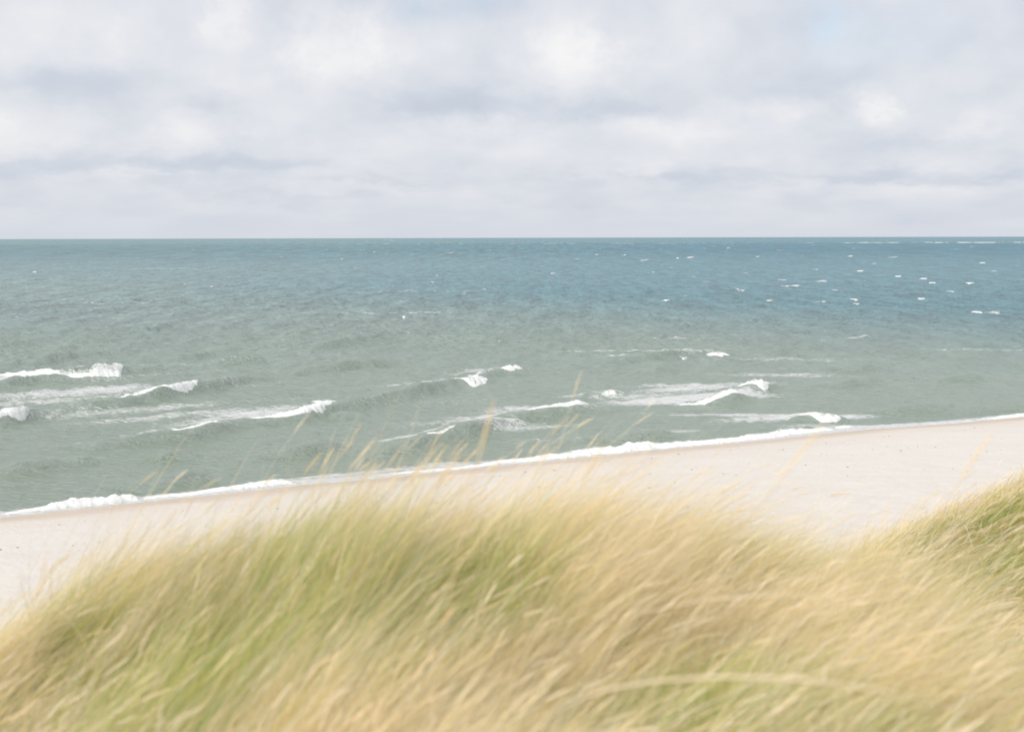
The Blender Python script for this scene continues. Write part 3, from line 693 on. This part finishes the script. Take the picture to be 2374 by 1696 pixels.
# ------------------------------------------------------------------ single stalks that stand out
def stalk(tipx, tipy, dist, hgt, lean, label, hw=0.016, hl=0.2, tone=0):
    hw = hw * 0.55
    dist *= 1.4
    p = fd(tipx, tipy, 0); d = p / np.linalg.norm(p)
    tip = d * dist; slopev = H / np.linalg.norm(p); ztip = H - dist * slopev
    bx = tip[0] - lean * 0.62; by = tip[1]
    gz = float(ground(np.array([bx]), np.array([by]))[0]) - 0.03
    hh = ztip - gz
    t = np.linspace(0, 1, 13)
    C = np.stack([bx + lean * 0.85 * t ** 1.7, np.full(13, by), gz + (hh - 0.10) * (t - 0.06 * t ** 3)], 1)
    root = bpy.data.objects.new('grass_stalk', None); COL.objects.link(root); root.location = (bx, by, gz)
    tag(root, label, 'grass stalk', 'single tall stalks above the dune grass')
    col = STRAW[tone] * 0.5 + STRAW[3] * 0.45
    # stem as a thin tapering tube
    m = 5; an = np.arange(m) * 2 * math.pi / m; rad = 0.0028 * (1 - 0.5 * t)
    V = C[:, None] + np.stack([np.cos(an), np.sin(an), np.zeros(m)], 1)[None] * rad[:, None, None] - np.array([bx, by, gz])
    i0 = np.arange(12)[:, None] * m; j = np.arange(m)[None]; F = np.stack([i0 + j, i0 + (j + 1) % m, i0 + m + (j + 1) % m, i0 + m + j], -1).reshape(-1, 4)
    mesh_obj('stem', V.reshape(-1, 3), F, M_grass, root, cols={'tint': np.repeat(col[None], 13 * m, 0)})
    V, F, c = heads(C[None] - np.array([bx, by, gz]), np.array([hl]), np.array([hw]), col[None] * 1.03, m=7, K=10)
    mesh_obj('seed_head', V, F, M_grass, root, cols={'tint': c})
    # one long leaf
    ph = np.array([0.1]); V, F, c, _ = ribbons(np.array([[0, 0, 0.0]]), np.array([hh * 0.8]), np.array([0.006]), ph, np.array([0.1]), np.array([1.1]), np.array([1.0]), col[None] * np.array([.7, .85, .6]), col[None], K=10)
    mesh_obj('leaf', V, F, M_grass, root, cols={'tint': c})
stalk(1022, 872, 3.2, 1.3, 0.25, 'tallest pale stalk, rising upright over the sea just left of centre', hw=.015, hl=.26)
stalk(858, 982, 4.6, 1.2, 0.5, 'leaning straw stalk over the waterline, leftmost of those against the sea', hl=.3)
stalk(935, 985, 5.0, 1.2, 0.45, 'green tinged stalk over the surf, second left of the tallest one', tone=2)
stalk(1140, 978, 4.8, 1.1, 0.4, 'straw stalk over the water just right of the tallest one', tone=1)
stalk(1240, 955, 4.0, 1.2, 0.45, 'orange brown stalk tip over the water right of centre', tone=2)
stalk(1600, 905, 2.8, 1.2, 0.7, 'long faint leaning stalk reaching up towards the streaky breaker', hw=.013, hl=.3, tone=1)
stalk(2038, 912, 3.2, 1.2, 0.6, 'single faint seed head over the far right waterline', hw=.016, hl=.22, tone=1)
stalk(62, 1200, 3.6, 1.0, 0.15, 'faint upright stalk over the sand at the left edge', hw=.012, tone=2)

# long arching dry leaf at the bottom right
def arch(pts, label, w=0.012):
    P = np.array(pts); k = np.arange(len(P)); tt = np.linspace(0, len(P) - 1, 40)
    C = np.stack([np.interp(tt, k, P[:, i]) for i in range(3)], 1)
    for _ in range(6): C[1:-1] = (C[:-2] + 2 * C[1:-1] + C[2:]) / 4
    t = np.linspace(0, 1, 40); ww = w * (0.25 + 0.75 * np.sin(np.pi * t ** 0.8))[:, None]
    m = 4; an = np.arange(m) * 2 * math.pi / m
    V = C[:, None] + np.stack([np.zeros(m), 0.4 * np.sin(an), np.cos(an)], 1)[None] * ww[:, None] * 0.5
    i0 = np.arange(39)[:, None] * m; j = np.arange(m)[None]; F = np.stack([i0 + j, i0 + (j + 1) % m, i0 + m + (j + 1) % m, i0 + m + j], -1).reshape(-1, 4)
    o = mesh_obj('dry_leaf', V.reshape(-1, 3), F, M_grass, cols={'tint': np.repeat(STRAW[3][None], 160, 0)})
    tag(o, label, 'dry leaf')
def p3(x, y, r):
    r = r * 1.4; p = fd(x, y, 0); n = np.linalg.norm(p); d = p / n * r; return (d[0], d[1], H - r * H / n)
arch([p3(1150,1640,2.9), p3(1290,1540,2.7), p3(1450,1510,2.6), p3(1620,1500,2.5), p3(1800,1508,2.5), p3(1980,1535,2.55), p3(2150,1580,2.7)],
     'long pale dry leaf arching over the dark green clump, bottom right', 0.009)
arch([p3(1380,1370,3.6), p3(1560,1330,3.5), p3(1760,1318,3.5), p3(1900,1330,3.5)], 'long pale dry leaf arching across the right part of the blurred grass', 0.006)

# ------------------------------------------------------------------ sky and light
w = bpy.data.worlds.new('World'); sc.world = w; w.use_nodes = True
w.node_tree.nodes.clear(); t = NT(w.node_tree)
SUN_EL, SUN_AZ = 48, -140        # azimuth measured from +Y towards +X
out = t.n('ShaderNodeOutputWorld')
tc = t.n('ShaderNodeTexCoord').outputs['Generated']
sep = t.n('ShaderNodeSeparateXYZ', {0: tc})
X, Y, Z = sep.outputs
az = t.m('ARCTAN2', X, Y)
el = t.m('MAXIMUM', t.m('ARCSINE', Z), 0.0)
ly = t.m('MULTIPLY', t.m('LOGARITHM', t.m('ADD', el, 0.035), 2.718), 1.25)
vec = t.n('ShaderNodeCombineXYZ', {0: t.m('MULTIPLY', az, 9.5), 1: t.m('MULTIPLY', ly, 1.5), 2: 3.7}).outputs[0]
wn = t.n('ShaderNodeTexNoise', {'Vector': vec, 'Scale': 1.3, 'Detail': 5, 'Roughness': 0.55})
wsep = t.n('ShaderNodeSeparateXYZ', {0: wn.outputs['Color']})
wax = t.m('SUBTRACT', wsep.outputs[0], 0.5); way = t.m('SUBTRACT', wsep.outputs[1], 0.5)
n1 = t.n('ShaderNodeTexNoise', {'Vector': vec, 'Scale': 1.5, 'Detail': 5, 'Roughness': 0.5, 'Distortion': 0.1}).outputs[0]
n2 = t.n('ShaderNodeTexNoise', {'Vector': vec, 'Scale': 4.0, 'Detail': 5, 'Roughness': 0.5, 'Distortion': 0.1}).outputs[0]
val = t.m('ADD', t.m('MULTIPLY', t.m('SUBTRACT', n1, 0.5), 1.1), t.m('MULTIPLY', t.m('SUBTRACT', n2, 0.5), 0.26))
wf = t.n('ShaderNodeTexNoise', {'Vector': vec, 'Scale': 5.0, 'Detail': 5, 'Roughness': 0.6})
wfs = t.n('ShaderNodeSeparateXYZ', {0: wf.outputs['Color']})
waz = t.m('ADD', t.m('ADD', az, t.m('MULTIPLY', wax, 0.11)), t.m('MULTIPLY', t.m('SUBTRACT', wfs.outputs[0], 0.5), 0.07))
wel = t.m('ADD', t.m('ADD', el, t.m('MULTIPLY', way, 0.03)), t.m('MULTIPLY', t.m('SUBTRACT', wfs.outputs[1], 0.5), 0.018))
def blob(x, y, rx, ry, s):
    """cloud or gap seen in direction (x, y of the picture notes)"""
    a0 = math.atan((x * D1 - 1187) / FOC); e0 = (548 - y * D1) / FOC
    da = t.m('DIVIDE', t.m('SUBTRACT', waz, a0), rx * D1 / FOC); de = t.m('DIVIDE', t.m('SUBTRACT', wel, e0), ry * D1 / FOC)
    r2 = t.m('ADD', t.m('MULTIPLY', da, da), t.m('MULTIPLY', de, de))
    return t.m('MULTIPLY', t.m('EXPONENT', t.m('MULTIPLY', r2, -1.0)), s)
BL = [(735,95,100,75,.52),(700,150,150,60,.2),(1240,150,115,75,.38),(1290,100,70,60,.2),(470,300,90,45,.32),(50,310,90,50,.32),(200,290,90,30,.2),(1930,262,60,32,.48),(1690,250,90,28,.32),
      (1450,300,130,32,.28),(1110,285,60,20,.25),(1420,385,60,35,.25),(100,100,130,70,.28),(510,60,45,70,.3),(2150,290,50,30,.22),(1380,355,200,30,.15),(850,420,300,22,.10),(300,395,200,12,.16),(1900,425,200,12,.15),
      (40,378,170,20,-.34),(330,362,160,18,-.22),(560,370,170,18,-.30),(1000,240,140,26,-.42),(1330,250,120,22,-.34),(170,190,170,30,-.26),(450,230,110,16,-.25),(2080,400,230,18,-.38),(1500,398,200,12,-.25),
      (1000,20,150,40,-.28),(850,405,190,9,-.2),(2100,330,150,18,-.2),(100,15,120,18,-.25),(600,440,250,10,-.14),(1850,190,100,30,-.12)]
for b in BL: val = t.m('ADD', val, blob(*b))
hz = t.m('SUBTRACT', 1.0, t.m('DIVIDE', el, 0.035, clamp=True), clamp=True)       # thicker air low down
f = t.m('ADD', t.m('MULTIPLY', t.m('MULTIPLY', val, t.m('SUBTRACT', 1.0, t.m('MULTIPLY', hz, 0.8))), 0.78), 0.50)
f = t.m('SUBTRACT', f, t.m('MULTIPLY', hz, 0.10))
cloud = t.ramp(f, [(0.0, (0.45, 0.495, 0.57)), (0.3, (0.515, 0.55, 0.612)), (0.5, (0.588, 0.608, 0.655)), (0.72, (0.66, 0.667, 0.695)), (1.0, (0.765, 0.755, 0.75))])
sky = t.n('ShaderNodeTexSky', sky_type='NISHITA', sun_disc=False, sun_elevation=R(SUN_EL), sun_rotation=R(SUN_AZ), dust_density=2.0)
skyc = t.n('ShaderNodeVectorMath', {0: sky.outputs[0], 1: (0.15, 0.15, 0.15)}, operation='MULTIPLY').outputs[0]
gap = t.m('ADD', t.m('ADD', blob(1850,70,60,45,.8), blob(1960,120,130,60,.35)), t.m('ADD', blob(1010,20,120,35,.4), 0.06))
gap = t.m('MULTIPLY', gap, t.m('ADD', 0.5, n2), clamp=True)
fin = t.mix(t.m('MULTIPLY', gap, 0.36), cloud, skyc)
bg = t.n('ShaderNodeBackground', {0: fin, 1: 1.0})
t.t.links.new(bg.outputs[0], out.inputs[0])

sl = bpy.data.lights.new('sun', 'SUN'); sl.energy = 3.2; sl.angle = R(6); sl.color = (1.0, 0.955, 0.89)
so = bpy.data.objects.new('sun', sl); COL.objects.link(so)
e, a = R(SUN_EL), R(SUN_AZ)
from mathutils import Vector
dirv = Vector((math.cos(e) * math.sin(a), math.cos(e) * math.cos(a), math.sin(e)))
so.rotation_euler = dirv.to_track_quat('Z', 'Y').to_euler()

# ------------------------------------------------------------------ camera
cd = bpy.data.cameras.new('camera'); cam = bpy.data.objects.new('camera', cd); COL.objects.link(cam)
cd.lens = 50; cd.sensor_width = 36; cd.clip_start = 0.05; cd.clip_end = 30000
cam.location = (0, 0, H)
from mathutils import Matrix
cam.matrix_world = Matrix.Translation((0, 0, H)) @ Matrix.Rotation(math.pi / 2 - PITCH, 4, 'X') @ Matrix.Rotation(ROLL, 4, 'Z')
cd.dof.use_dof = True; cd.dof.focus_distance = 130; cd.dof.aperture_fstop = 1.9; cd.dof.aperture_blades = 0
sc.camera = cam
sc.render.resolution_x, sc.render.resolution_y = 1024, 731
sc.view_settings.view_transform = 'Standard'; sc.view_settings.look = 'None'
sc.view_settings.exposure = 0.3; sc.view_settings.gamma = 1.0
sc.cycles.max_bounces = 8; sc.cycles.transparent_max_bounces = 12
sc.cycles.diffuse_bounces = 7; sc.cycles.use_denoising = True
